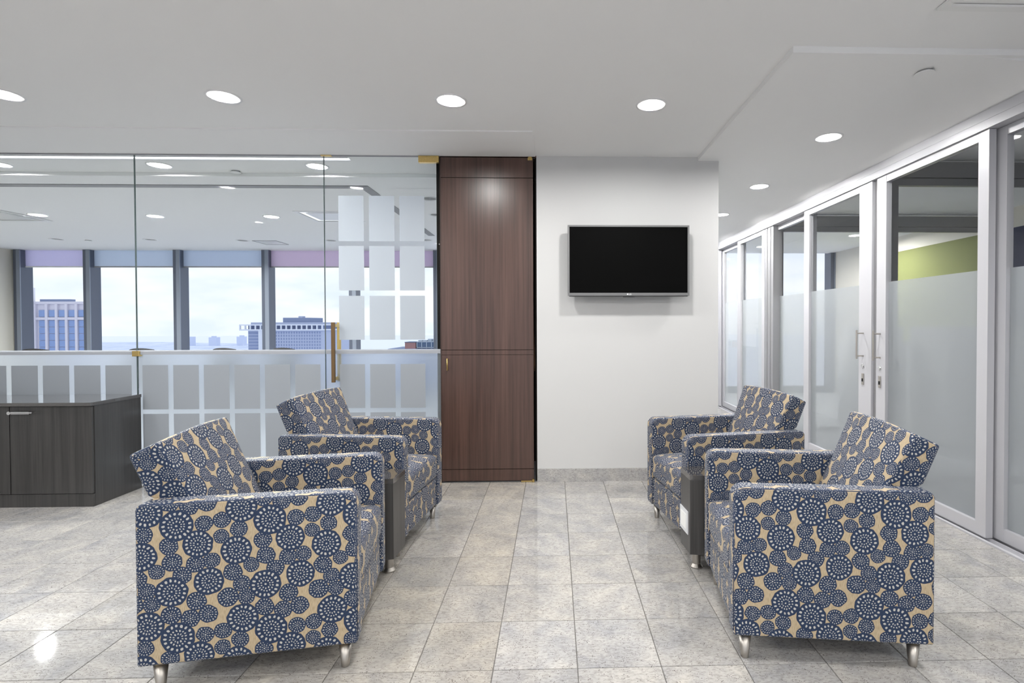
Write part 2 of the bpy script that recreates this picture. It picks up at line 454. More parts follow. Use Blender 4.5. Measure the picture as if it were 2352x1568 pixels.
bm = nb(); box(bm, -6.5, -.14, 3.56, YW + .04, CZ - .007, CZ + .001)
struct(obj('trim_12', bm, ceil_mat), 'shallow plaster band along the ceiling before the glass')

# floor: bedding slab + granite tiles as pieces
bm = nb(); box(bm, -6.5, 2.44, -4, YW + .02, -.08, -.004)
floor = struct(obj('floor', bm, grout), 'polished speckled granite tile floor')
T = .305
xs = [-.222 + T * i for i in range(0, 10)]
cols_x = []
e = -.222
while e < 2.42:
    cols_x.append((e, min(e + T, 2.44))); e += T
cols_x.append((-.504, -.222))
e = -.504
while e > -4.9:
    cols_x.append((e - T, e)); e -= T
rows_y = [(3.993, YW)] + [(3.993 - T * (k + 1), 3.993 - T * k) for k in range(10)]
mesh_cache = {}
def tile_mesh(w, d):
    k = (round(w, 4), round(d, 4))
    if k not in mesh_cache:
        bm = nb(); g = .0016; bv = .0012
        z1 = 0.0
        a = [(-w / 2 + g, -d / 2 + g), (w / 2 - g, -d / 2 + g), (w / 2 - g, d / 2 - g), (-w / 2 + g, d / 2 - g)]
        lo = [bm.verts.new((x, y, -.004)) for x, y in a]; md = [bm.verts.new((x, y, -bv)) for x, y in a]
        hi = [bm.verts.new((x - math.copysign(bv, x), y - math.copysign(bv, y), z1)) for x, y in a]
        for i in range(4):
            j = (i + 1) % 4
            bm.faces.new((lo[i], lo[j], md[j], md[i])); bm.faces.new((md[i], md[j], hi[j], hi[i]))
        bm.faces.new(hi)
        me = bpy.data.meshes.new('tile'); bm.to_mesh(me); bm.free(); me.materials.append(granite_tile)
        mesh_cache[k] = me
    return mesh_cache[k]
fl = floor.location.copy()
ntile = 0
for x0, x1 in cols_x:
    for y0, y1 in rows_y:
        cxx, cyy = (x0 + x1) / 2, (y0 + y1) / 2
        if cyy < .80: continue
        # keep to what the frame can show
        if (cxx - .25) / cyy > .95 or (cxx + .25) / cyy < -1.12: continue
        o = bpy.data.objects.new('tile', tile_mesh(x1 - x0, y1 - y0)); COL.objects.link(o)
        o.parent = floor; o.location = Vector((cxx, cyy, random.uniform(-.0003, .0002))) - fl
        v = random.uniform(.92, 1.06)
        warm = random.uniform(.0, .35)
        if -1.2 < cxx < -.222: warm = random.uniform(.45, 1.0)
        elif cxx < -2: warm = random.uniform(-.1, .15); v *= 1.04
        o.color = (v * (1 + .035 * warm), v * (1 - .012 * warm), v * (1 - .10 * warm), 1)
        ntile += 1
# the rest of the tiled floor beyond view keeps the granite as one surface
bm = nb()
box(bm, -6.5, 2.44, -4, .943, -.004, -.001)
tag(obj('tile_field', bm, granite_plain, floor), kind='stuff')
bm = nb(); box(bm, 1.32, 2.44, YW + .02, YF, -.08, 0); struct(obj('floor_corridor', bm, granite_plain), 'granite floor of the corridor')
bm = nb(); box(bm, -9.2, 1.2, YW + .02, YF, -.08, 0); struct(obj('floor_meeting_room', bm, carpet), 'blue grey carpet in the room behind the glass')
bm = nb(); box(bm, 2.57, 5.05, -2, YF, -.08, 0); struct(obj('floor_office', bm, carpet), 'grey carpet in the offices')

# walls
bm = nb(); box(bm, -.133, 1.308, YW, YW + .15, 0, CZ + .02)
wall_tv = struct(obj('wall_back', bm, white_wall), 'white wall carrying the television')
bm = nb(); box(bm, 1.2, 1.308, YW + .15, YF, 0, CZ + .02); struct(obj('wall_corridor', bm, white_wall), 'white corridor wall')
bm = nb(); box(bm, -.133, 1.308, YW - .014, YW - .0005, 0, .103)
struct(obj('baseboard_back', bm, granite_plain), 'granite baseboard below the television wall')
bm = nb(); box(bm, -6.6, -6.5, -4, YW, 0, CZ + .05); struct(obj('wall_left', bm, white_wall), 'white side wall of the lobby')
bm = nb(); box(bm, -6.6, 2.75, -4.1, -4, 0, .12); box(bm, -6.6, 2.75, -4.1, -4, 2.5, CZ + .05)  # window openings added out of view to let fill daylight in
for k in range(7): box(bm, -6.6 + 1.54 * k, -6.48 + 1.54 * k, -4.1, -4, .12, 2.5)
struct(obj('wall_front', bm, white_wall), 'unseen window wall added behind the viewer to bring in daylight')
bm = nb(); box(bm, -9.35, -9.2, YW, YF + .2, 0, CZ + .1); struct(obj('wall_meeting_room', bm, beige_wall), 'beige end wall of the room behind the glass')
bm = nb(); box(bm, -9.35, -6.5, YW - .06, YW + .04, 0, CZ + .1); struct(obj('wall_meeting_room_front', bm, white_wall), 'plain wall beside the glass partition')
bm = nb(); box(bm, 2.6, 2.75, -4, 1.2, 0, CZ + .05); struct(obj('wall_right', bm, white_wall), 'white wall before the sliding doors')
bm = nb(); cv = []
for i in range(13):
    a_ = i / 12; cv.append((2.06 + .41 * a_, CZ2 - .0004 - .078 * (1 - math.sqrt(max(0, 1 - a_ * a_ * .96))) / .8))
A_ = [bm.verts.new((x, 2.476, z)) for x, z in cv]; B_ = [bm.verts.new((x, YF, z)) for x, z in cv]
for i in range(len(cv) - 1):
    f = bm.faces.new((A_[i], A_[i + 1], B_[i + 1], B_[i])); f.smooth = True
cap_ = [bm.verts.new((x, 2.4755, z)) for x, z in cv] + [bm.verts.new((2.60, 2.4755, cv[-1][1])), bm.verts.new((2.60, 2.4755, CZ + .01)), bm.verts.new((2.06, 2.4755, CZ + .01))]
bm.faces.new(cap_)
struct(obj('ceiling_cove', bm, ceil_mat), 'curved plaster cove above the sliding doors')
bm = nb(); box(bm, 2.50, 2.60, 1.2, 2.476, 2.452, CZ + .03); struct(obj('wall_above_sliding_doors', bm, ceil_mat), 'narrow bulkhead above the sliding doors')
# office end wall in its three colours
bm = nb(); box(bm, 5.0, 5.1, -2, YF, 2.28, 2.52); box(bm, 5.0, 5.1, 7.9, YF, 0, 2.28); struct(obj('wall_office', bm, beige_wall), 'pale upper part of the office wall')
bm = nb(); box(bm, 5.0, 5.1, 5.95, 7.9, 0, 2.28); struct(obj('wall_office_green', bm, olive_wall), 'olive green accent wall of the middle office')
bm = nb(); box(bm, 5.0, 5.1, -2, 5.95, 0, 2.28); struct(obj('wall_office_navy', bm, navy_wall), 'dark navy accent wall of the nearest office')
bm = nb(); box(bm, 2.6, 5.1, -2.1, -2, 0, 2.52); struct(obj('wall_office_end', bm, beige_wall), 'end wall of the offices')

# ------------------------------------------------------------------ window facade
posts = [-9.10, -7.95, -6.45, -4.96, -3.48, -2.03, -.54, .95, 2.44, 3.92, 4.98]
shade_cols = [((.72, .69, .86), 'lavender'), ((.65, .71, .80), 'blue grey'), ((.63, .69, .79), 'slate blue'), ((.73, .63, .75), 'mauve'), ((.70, .60, .73), 'plum'), None, None, None, None, None]
for i in range(len(posts) - 1):
    a, b_ = posts[i] + .055, posts[i + 1] - .055
    w = structure('window_%d' % (i + 1), ((a + b_) / 2, YF, 0), 'tall window bay of the far facade')
    boxobj('pane', (a, b_, YF + .03, YF + .042, .12, 2.53), window_glass, w)
    boxobj('window_sill', (a, b_, YF - .02, YF + .08, 0, .12), mull_mat, w)
    s = shade_cols[i]
    if s:
        M = frost('shade_%s' % s[1].replace(' ', '_'), s[0], .12, .30)
        t = thing('roller_shade', '%s roller shade half drawn over the %s window behind the glass' % (s[1], ('leftmost', 'second', 'third', 'fourth', 'fifth')[i]), 'shade', ((a + b_) / 2, YF - .02, 2.25), group='roller shades on the far windows')
        boxobj('shade_cloth', (a + .005, b_ - .005, YF - .025, YF - .022, 2.255, 2.528), M, t)
        boxobj('hem_bar', (a + .005, b_ - .005, YF - .030, YF - .018, 2.235, 2.256), alu_dark if i else white_lac, t)
for i, x in enumerate(posts):
    p = structure('window_post_%d' % (i + 1), (x, YF, 0), 'dark slate mullion of the far facade')
    boxobj('post', (x - .06, x + .06, YF - .11, YF + .10, 0, 2.56), mull_mat, p)
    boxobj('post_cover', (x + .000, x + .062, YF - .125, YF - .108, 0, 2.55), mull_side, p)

# ================================================================== LIGHT FITTINGS
def downlight(x, y, z, label, on=True, group='recessed ceiling downlights', power=None):
    t = thing('ceiling_downlight', label, 'downlight', (x, y, z), group=group)
    bm = nb(); lathe(bm, [(.072, .004), (.074, -.004), (.092, -.006), (.094, .0)], (x, y, z), 32, cap=False); obj('trim_ring', bm, trim_ring, t, smooth=True)
    bm = nb(); lathe(bm, [(.074, -.002), (.070, .05), (.055, .10), (.05, .115)], (x, y, z), 24, cap=False)
    bm.faces.new([v for v in bm.verts][-24:]); obj('reflector', bm, reflector_mat, t)
    bm = nb(); lathe(bm, [(.012, .098), (.030, .098), (.032, .075), (.020, .068)], (x, y, z), 16); obj('lamp', bm, lamp_mat if on else white_lac, t, smooth=True)
    if on:
        bm = nb(); lathe(bm, [(.071, .010), (.071, .014)], (x, y, z), 28); obj('lens', bm, lamp_mat, t)
        ld = bpy.data.lights.new('downlight_beam', 'AREA'); ld.shape = 'DISK'; ld.size = .12; ld.energy = power or LAMP_W
        ld.color = (1, .985, .965); ld.spread = PI
        l = bpy.data.objects.new('downlight_beam', ld); COL.objects.link(l); l.parent = t; l.location = (0, 0, .005)
    return t
for (x, y), w in zip(lobby_lights, ('round ceiling downlight cut by the left edge of the picture', 'round ceiling downlight above the left glass pane joint', 'round ceiling downlight in front of the walnut panel', 'round ceiling downlight in front of the television')):
    downlight(x, y, CZ, w)
for k, (x, y) in enumerate(back_fill_lights):
    downlight(x, y, CZ, '%s added fill downlight of the %s row behind the viewer' % (('leftmost', 'second', 'third', 'rightmost')[k % 4], ('nearest', 'middle', 'rearmost')[k // 4]), group='unseen fill downlights behind the viewer')
for (x, y), w in zip(corr_lights, ('nearest corridor downlight, beside the sliding doors', 'second corridor downlight beyond the television wall corner', 'third corridor downlight, cut by the television wall edge', 'farthest corridor downlight, behind the television wall')):
    downlight(x, y, CZ2, w, power=LAMP_W * (1.0 if y < 4 else 1.9))
for (x, y), w in zip(far_lights, ('lit downlight behind the glass at the left picture edge', 'lit downlight behind the second glass pane, upper row', 'lit downlight behind the glass door joint, upper row',
        'lit downlight behind the glass, left of the middle row', 'lit downlight behind the glass, centre of the middle row', 'lit downlight behind the glass, left of the square air diffuser',
        'unlit downlight behind the top right frosted square of the glass door', 'unlit downlight half hidden by the walnut panel edge')):
    downlight(x, y, CZ if y < 4.6 else CZ2, w, group='downlights in the room behind the glass', on=x < -1.5 or y < 4.6, power=LAMP_W * (1.2 if y < 4.6 else 7.0))
for (x, y), w in zip(far_off, ('first', 'second', 'third', 'fourth', 'fifth')):
    downlight(x, y, CZ2, 'unlit downlight near the far windows, %s from the left' % w, on=False, group='downlights in the room behind the glass')
for (x, y), w in zip(office_off, ('unlit downlight behind the nearest sliding door', 'unlit downlight in the farther office')):
    downlight(x, y, 2.50, w, on=False, group='downlights in the offices')

for (x, y), w in zip(office_fill_lights, ('lit fill downlight added at the far office windows', 'lit fill downlight added in the farthest office')):
    downlight(x, y, 2.50, w, group='downlights in the offices', power=LAMP_W * 2.2)
t = thing('linear_light', 'long bright slot light along the ceiling behind the glass', 'light', (-4, 4.195, CZ))
boxobj('diffuser', (-6.39, -1.63, 4.168, 4.222, CZ + .004, CZ + .012), strip_mat, t)
bm = nb()
for a, b_ in ((4.155, 4.166), (4.224, 4.235)): box(bm, -6.4, -1.62, a, b_, CZ - .004, CZ + .02)
obj('housing', bm, alu, t)

def diffuser(x0, x1, y0, y1, z, label, slots=True):
    t = thing('air_diffuser', label, 'air vent', ((x0 + x1) / 2, (y0 + y1) / 2, z), group='square ceiling diffusers')
    bm = nb(); w = .035
    for d in ((x0, x1, y0, y0 + w), (x0, x1, y1 - w, y1), (x0, x0 + w, y0 + w, y1 - w), (x1 - w, x1, y0 + w, y1 - w)): box(bm, *d, z - .006, z + .004)
    obj('frame', bm, white_lac, t)
    boxobj('recess', (x0 + w, x1 - w, y0 + w, y1 - w, z + .045, z + .05), alu_dark, t)
    boxobj('centre_plate', (x0 + .10, x1 - .10, y0 + .10, y1 - .10, z - .004, z + .004), white_lac, t)
    return t
diffuser(1.60, 2.22, 1.53, 2.14, CZ - .007, 'square ceiling air diffuser at the upper right corner')
diffuser(-2.95, -2.35, 5.98, 6.58, CZ2 - .002, 'square air diffuser behind the glass door')
diffuser(-6.75, -6.15, 5.98, 6.58, CZ2 - .007, 'square air diffuser behind the glass at the left picture edge')
t = thing('ceiling_hatch', 'small square ceiling hatch near the far windows', 'hatch', (-4.42, 8.27, CZ2))
bm = nb()
for d in ((-4.6, -4.24, 8.08, 8.09), (-4.6, -4.24, 8.46, 8.47), (-4.6, -4.59, 8.08, 8.47), (-4.25, -4.24, 8.08, 8.47)): box(bm, *d, CZ2 - .006, CZ2 + .001)
obj('frame', bm, alu_dark, t)
boxobj('panel', (-4.588, -4.252, 8.092, 8.458, CZ2 - .003, CZ2 + .001), white_lac, t)
def sprinkler(x, y, z, r, label, group=None):
    t = thing('sprinkler_cover', label, 'sprinkler', (x, y, z), group=group)
    bm = nb(); lathe(bm, [(r, -.012), (r, -.009)], (x, y, z), 28); obj('cover_plate', bm, ceil_mat, t)
    bm = nb(); lathe(bm, [(r * .8, -.009), (r * .8, .0)], (x, y, z), 20); obj('collar', bm, alu_dark, t)
sprinkler(1.90, 2.62, CZ2, .045, 'round sprinkler cover on the corridor ceiling')
sprinkler(-2.72, 4.55, CZ, .04, 'sprinkler cover behind the glass near the slot light')
sprinkler(-7.05, 8.1, CZ2, .05, 'sprinkler cover near the leftmost far window')

# ================================================================== GLASS PARTITION
def film(parent, x0, x1, z0, z1, mat, name, back=False):
    y0, y1 = (YW + .0064, YW + .0074) if back else (YW - .0072, YW - .0064)
    return boxobj(name, (x0, x1, y0, y1, z0, z1), mat, parent)
def lower_film(g, x0, x1, sq):
    film(g, x0, x1, .01, 1.051, film_base, 'etched_film', True)
    film(g, x0, x1, 1.017, 1.051, film_band, 'film_band')
    for a, b_ in sq:
        for z0, z1 in ((.594, .936), (.218, .560), (.02, .184)):
            film(g, a, b_, z0, z1, film_square, 'frosted_square')
g1 = thing('glass_partition', 'fixed glass pane behind the dark cabinet, frosted below', 'glass partition', (-4.85, YW, 0))
boxobj('pane', (-6.5, -3.209, YW - .006, YW + .006, .005, 2.552), clear_glass, g1)
lower_film(g1, -6.5, -3.21, [(-3.442 - .2335 * k, -3.246 - .2335 * k) for k in range(0, 9)])
g2 = thing('glass_partition', 'fixed glass pane behind the left armchairs, frosted below', 'glass partition', (-2.49, YW, 0))
boxobj('pane', (-3.203, -1.779, YW - .006, YW + .006, .005, 2.552), clear_glass, g2)
lower_film(g2, -3.203, -1.779, [(-3.164 + .2315 * k, -2.971 + .2315 * k) for k in range(6)])
g3 = thing('glass_door', 'frameless glass door with nine frosted squares and bronze pull', 'glass door', (-1.33, YW, 0))
boxobj('pane', (-1.771, -.887, YW - .006, YW + .006, .008, 2.545), clear_glass, g3)
dsq = [(-1.665, -1.471), (-1.431, -1.236), (-1.196, -1.004)]
lower_film(g3, -1.771, -.887, dsq)
for a, b_ in dsq:
    for z0, z1 in ((1.891, 2.242), (1.509, 1.854), (1.126, 1.468)):
        film(g3, a, b_, z0, z1, film_square, 'frosted_square')
h = boxobj('pull_handle', (-1.706, -1.680, YW - .065, YW - .045, .80, 1.262), bronze, g3, .002)
for z in (.815, 1.225):
    boxobj('standoff', (-1.706, -1.680, YW - .046, YW + .046, z, z + .025), brass, h)
boxobj('inner_bar', (-1.706, -1.680, YW + .045, YW + .065, .80, 1.262), brass, h, .002)
boxobj('patch_hinge', (-1.046, -.889, YW - .018, YW + .018, 2.500, 2.552), brass, g3, .002)
boxobj('floor_pivot', (-1.04, -.889, YW - .018, YW + .018, .001, .05), brass, g3, .002)
o = boxobj('glass_clamp', (-1.795, -1.715, YW - .016, YW + .016, 2.546, 2.556), brass, None, .001)
tag(o, 'small brass clip above the joint of glass door and pane', 'clamp')
o = boxobj('glass_clamp', (-3.232, -3.178, YW - .02, YW + .02, 1.004, 1.046), brass, None, .003)
tag(o, 'square brass clamp joining the two fixed glass panes', 'clamp')
bm = nb(); box(bm, -6.5, -.885, YW - .012, YW - .007, 2.548, CZ); box(bm, -6.5, -.885, YW + .007, YW + .012, 2.548, CZ)
struct(obj('trim_3', bm, alu_dark), 'thin metal channel holding the glass at the ceiling')
# edges of the panes read as dark lines
for k, x in enumerate((-3.206, -1.775)):
    bm = nb(); box(bm, x - .0022, x + .0022, YW - .0055, YW + .0055, .01, 2.545)
    struct(obj('trim_%d' % (4 + k), bm, plain('glass_edge_%d' % k, (.10, .13, .13), .2)), 'dark polished joint between glass panes')

# ================================================================== WALNUT CLOSET DOOR
wd = thing('closet_door', 'tall dark walnut closet door left of the television wall', 'door', (-.52, YW, 0))
for nme, z0, z1, br in (('base_panel', .012, .101, 0), ('lower_panel', .105, 1.003, .0015), ('middle_rail', 1.006, 1.041, 0), ('upper_panel', 1.044, 2.386, .0015), ('top_panel', 2.390, 2.545, 0)):
    boxobj(nme, (-.879, -.160, YW - .002, YW + .035, z0, z1), wood_door, wd, br)
boxobj('core', (-.875, -.164, YW + .004, YW + .033, .02, 2.54), dark_gap, wd)
bm = nb(); tube(bm, (-.832, YW - .022, .885), (-.832, YW - .022, .978), .005); tube(bm, (-.832, YW - .022, .890), (-.832, YW, .890), .004); tube(bm, (-.832, YW - .022, .972), (-.832, YW, .972), .004)
obj('handle', bm, brass, wd, smooth=True)
bm = nb(); box(bm, -.195, -.170, YW - .006, YW + .02, 2.545, 2.556); box(bm, -.200, -.165, YW - .008, YW - .002, 2.525, 2.545); obj('top_pivot', bm, brass, wd)
bm = nb(); box(bm, -.26, -.175, YW - .010, YW + .01, .002, .011); lathe(bm, [(.011, .0), (.011, .022)], (-.165, YW - .008, .001), 12); obj('bottom_pivot', bm, brass, wd)
bm = nb(); box(bm, -.885, -.133, YW - .004, YW + .03, 2.552, CZ); box(bm, -.888, -.882, YW + .008, YW + .03, 0, 2.552)
struct(obj('trim_6', bm, wood_door), 'walnut head trim above the closet door')
# closet interior
bm = nb()
box(bm, -.92, -.133, YW + .62, YW + .65, 0, 2.56); box(bm, -.92, -.89, YW + .04, YW + .62, 0, 2.56); box(bm, -.145, -.1335, YW + .02, YW + .62, 0, 2.56)
box(bm, -.89, -.145, YW + .04, YW + .62, 2.53, 2.56)
struct(obj('wall_closet', bm, dark_gap), 'dark closet interior seen through the gap')
# garment glimpsed in the gap
coat = thing('coat', 'brown garment hanging in the dark gap beside the walnut door', 'garment', (-.20, YW + .18, .86))
bm = nb(); rings = []
for z, w, d, sx in ((.86, .030, .05, .030), (.92, .040, .07, .025), (1.02, .045, .08, .016), (1.2, .055, .10, .0), (1.45, .06, .11, -.005), (1.7, .055, .10, -.008), (1.85, .03, .05, -.01)):
    ring = []
    for i in range(16):
        a = 2 * PI * i / 16; k = 1 + .10 * math.sin(3 * a + z * 3)
        ring.append(bm.verts.new((-.215 + sx + w * k * math.cos(a), YW + .17 + d * k * math.sin(a), z)))
    rings.append(ring)
for a, b_ in zip(rings, rings[1:]):
    for i in range(16): bm.faces.new((a[i], a[(i + 1) % 16], b_[(i + 1) % 16], b_[i]))
bm.faces.new(rings[0][::-1]); bm.faces.new(rings[-1])
obj('sleeve', bm, plain('tan_cloth', (.30, .17, .10), .9), coat, smooth=True)
bm = nb(); tube(bm, (-.215, YW + .17, 1.84), (-.215, YW + .17, 2.0), .004); tube(bm, (-.215, YW + .17, 2.0), (-.235, YW + .17, 2.02), .004); obj('hanger_hook', bm, steel, coat)

# ================================================================== TELEVISION
tv = thing('television', 'black flat screen television mounted on the white wall', 'television', (.577, 3.98, 1.46))
X0, X1, Z0, Z1 = .109, 1.045, 1.461, 2.001
bm = nb(); bz = .013
box(bm, X0, X1, 3.975, 4.02, Z1 - bz, Z1); box(bm, X0, X1, 3.972, 4.02, Z0, Z0 + .022)
box(bm, X0, X0 + bz, 3.975, 4.02, Z0 + .022, Z1 - bz); box(bm, X1 - bz, X1, 3.975, 4.02, Z0 + .022, Z1 - bz)
obj('bezel', bm, tv_frame, tv)
boxobj('screen', (X0 + bz, X1 - bz, 3.981, 4.0, Z0 + .022, Z1 - bz), tv_screen, tv)
boxobj('back_shell', (X0 + .03, X1 - .03, 4.02, 4.045, Z0 + .03, Z1 - .03), tv_dark, tv, .006)
bm = nb(); box(bm, X0 + .25, X1 - .25, 4.045, 4.085, 1.60, 1.63); box(bm, X0 + .25, X1 - .25, 4.045, 4.085, 1.83, 1.86); box(bm, X0 + .3, X1 - .3, 4.082, 4.0895, 1.58, 1.88)
obj('wall_bracket', bm, tv_dark, tv)
bm = nb(); box(bm, X0 + .01, X1 - .01, 3.978, 4.02, Z0 - .005, Z0); prism(bm, [(.577 - .045, 3.978), (.577 + .045, 3.978), (.577 + .03, 4.0), (.577 - .03, 4.0)], Z0 - .012, Z0 - .004)
obj('lower_lip', bm, tv_dark, tv)
bm = nb(); lx, lz, ly = .577, Z0 + .005, 3.9714        # small LG mark: round badge and two letters
lathe(bm, [(.0055, -.0004), (.0055, .0006)], (lx - .010, ly, lz + .006), 16, 'Y')
box(bm, lx, lx + .002, ly - .0004, ly + .0006, lz, lz + .012); box(bm, lx + .002, lx + .0075, ly - .0004, ly + .0006, lz, lz + .002)
box(bm, lx + .010, lx + .012, ly - .0004, ly + .0006, lz, lz + .012); box(bm, lx + .012, lx + .0185, ly - .0004, ly + .0006, lz, lz + .002)
box(bm, lx + .012, lx + .0185, ly - .0004, ly + .0006, lz + .010, lz + .012); box(bm, lx + .0165, lx + .0185, ly - .0004, ly + .0006, lz + .002, lz + .006); box(bm, lx + .0145, lx + .0165, ly - .0004, ly + .0006, lz + .0045, lz + .006)
obj('logo', bm, plain('logo_silver', (.85, .85, .86), .3), tv)

# ================================================================== CREDENZA
cr_ = thing('credenza', 'low charcoal wood cabinet in front of the glass partition', 'cabinet', (-4.4, 3.85, 0))
CX1 = -3.158; CX0 = -5.6; CY0 = 3.635; CY1 = 4.055
boxobj('cabinet_top', (CX0, CX1 + .006, CY0 - .018, CY1, .694, .718), wood_top, cr_, .0015)
boxobj('side_panel', (CX1 - .02, CX1, CY0 + .018, CY1, 0.0, .693), wood_grey, cr_)
boxobj('carcass', (CX0, CX1 - .021, CY0 + .02, CY1, .02, .692), wood_grey, cr_)
boxobj('base_panel', (CX0, CX1 - .001, CY0 + .004, CY0 + .018, 0, .088), wood_grey, cr_)
for a, b_ in ((-3.703, CX1 - .004), (-4.255, -3.709), (-4.81, -4.261), (-5.365, -4.816)):
    d = boxobj('door', (a, b_, CY0, CY0 + .018, .092, .690), wood_grey, cr_, .001)
    bm = nb(); tube(bm, (a + .03, CY0 - .022, .651), (a + .17, CY0 - .022, .651), .006, 10)
    box(bm, a + .03, a + .15, CY0 - .026, CY0 - .018, .643, .659)
    lathe(bm, [(.012, -.03), (.012, .0)], (a + .02, CY0, .651), 14, 'Y'); tube(bm, (a + .16, CY0 - .02, .651), (a + .16, CY0, .651), .004, 8)
    obj('handle', bm, chrome, d, smooth=False)

# ================================================================== ARMCHAIRS
CL, CWD, AH, ZB = .700, .622, .645, .098
def uv_box(bm, fn):
    lay = bm.loops.layers.uv.new('UVMap')
    for f in bm.faces:
        f.normal_update()
        for l in f.loops:
            l[lay].uv = fn(f, l.vert.co)
def fab_uv(off=(0, 0)):
    def fn(f, c):
        n = f.normal; ax = max(range(3), key=lambda i: abs(n[i]))
        if ax == 0: return ((c.y if n.x > 0 else -c.y) + off[0], c.z + off[1])
        if ax == 1: return ((c.x + .35 - .3245) if n.y < 0 else (.35 - c.x - .187), c.z - (AH - .030))
        return (c.y + off[0], -c.x + off[1])
    return fn
chair_mesh = {}
def chair_parts():
    """mesh data for every part of the armchair, local frame: x forward, y left, z up"""
    out = []
    h = CL / 2; ta = .076
    # arms: side slab with rounded upper corners
    for s in (-1, 1):
        prof = []
        def arc(cx, cz, r, a0, a1, n):
            for i in range(n + 1):
                a = a0 + (a1 - a0) * i / n
                prof.append((cx + r * math.cos(a), cz + r * math.sin(a)))
        prof.append((-h, ZB)); prof.append((h - .004, ZB)); prof.append((h, ZB + .02))
        arc(h - .045, AH - .045, .045, 0, PI / 2, 8)
        arc(-h + .022, AH - .022, .022, PI / 2, PI, 5)
        bm = nb(); lay = bm.loops.layers.uv.new('UVMap')
        ya, yb = sorted((s * (CWD / 2), s * (CWD / 2 - ta)))
        A = [bm.verts.new((x, ya, z)) for x, z in prof]; Bv = [bm.verts.new((x, yb, z)) for x, z in prof]
        n = len(prof)
        fa = bm.faces.new(A); fb = bm.faces.new(Bv[::-1])
        for f, ny in ((fa, -1), (fb, 1)):
            for l in f.loops:
                c_ = l.vert.co
                l[lay].uv = ((c_.x + .35 - .3245), c_.z - (AH - .030)) if ny < 0 else ((.35 - c_.x - .187), c_.z - (AH - .034))
        sl = 0
        for i in range(n):
            j = (i + 1) % n
            d = math.hypot(prof[j][0] - prof[i][0], prof[j][1] - prof[i][1])
            f = bm.faces.new((A[j], A[i], Bv[i], Bv[j]))
            for l in f.loops:
                c_ = l.vert.co
                st = sl if l.vert in (A[i], Bv[i]) else sl + d
                l[lay].uv = (c_.y * 1.0 + .11, st)
            sl += d
        out.append(('arm', bm, fabric, .009, 3, True))
        # seam piping along the outer edge
        bm = nb()
        ys = s * (CWD / 2 - .0035)
        inner = prof[2:]
        for i in range(len(inner) - 1):
            tube(bm, (inner[i][0] - (.0035 if inner[i][0] > 0 else -.0035) * (abs(inner[i][0]) > h - .02), ys, inner[i][1] - .0035 * (inner[i][1] > AH - .02)),
                 (inner[i + 1][0] - (.0035 if inner[i + 1][0] > 0 else -.0035) * (abs(inner[i + 1][0]) > h - .02), ys, inner[i + 1][1] - .0035 * (inner[i + 1][1] > AH - .02)), .0022, 6)
        out.append(('arm_seam', bm, piping, 0, 0, True))
    yi = CWD / 2 - ta - .001
    # front rail
    bm = nb(); box(bm, .22, h - .012, -yi, yi, ZB, .272); bmesh.ops.recalc_face_normals(bm, faces=bm.faces); uv_box(bm, fab_uv((.05, .1)))
    out.append(('front_rail', bm, fabric, .012, 3, True))
    # seat cushion, crowned
    bm = nb()
    nx, ny = 10, 8
    x0, x1, z0, z1 = -.14, h - .002, .274, .420
    top = [[None] * (ny + 1) for _ in range(nx + 1)]; bot = [[None] * (ny + 1) for _ in range(nx + 1)]
    for i in range(nx + 1):
        for j in range(ny + 1):
            a, b_ = i / nx, j / ny
            x = x0 + (x1 - x0) * a; y = -yi + 2 * yi * b_
            cz = .022 * (1 - (2 * b_ - 1) ** 4) * (1 - max(0, (a - .55) / .45) ** 3)
            top[i][j] = bm.verts.new((x, y, z1 + cz)); bot[i][j] = bm.verts.new((x, y, z0))
    for i in range(nx):
        for j in range(ny):
            bm.faces.new((top[i][j], top[i + 1][j], top[i + 1][j + 1], top[i][j + 1])); bm.faces.new((bot[i][j], bot[i][j + 1], bot[i + 1][j + 1], bot[i + 1][j]))
    for i in range(nx):
        bm.faces.new((top[i + 1][0], top[i][0], bot[i][0], bot[i + 1][0])); bm.faces.new((top[i][ny], top[i + 1][ny], bot[i + 1][ny], bot[i][ny]))
    for j in range(ny):
        bm.faces.new((top[0][j], top[0][j + 1], bot[0][j + 1], bot[0][j])); bm.faces.new((top[nx][j + 1], top[nx][j], bot[nx][j], bot[nx][j + 1]))
    bmesh.ops.recalc_face_normals(bm, faces=bm.faces); uv_box(bm, fab_uv((.12, .05)))
    out.append(('seat_cushion', bm, fabric, .028, 5, True))
    # seat deck under the cushion
    bm = nb(); box(bm, -.30, .22, -yi, yi, .15, .272); bmesh.ops.recalc_face_normals(bm, faces=bm.faces); uv_box(bm, fab_uv())
    out.append(('seat_deck', bm, fabric, 0, 0, False))
    # rear panel
    bm = nb(); box(bm, -h + .006, -.29, -yi, yi, ZB, AH - .01); bmesh.ops.recalc_face_normals(bm, faces=bm.faces); uv_box(bm, fab_uv((.02, .02)))
    out.append(('rear_panel', bm, fabric, .008, 2, True))
    # reclined back cushion
    bm = nb()
    levels = []
    nz_, ny_ = 10, 8
    fr_bot, fr_top = Vector((-.118, .43)), Vector((-.306, .842))
    re_bot, re_top = Vector((-.285, .43)), Vector((-.394, .800))
    F = []; Rr = []
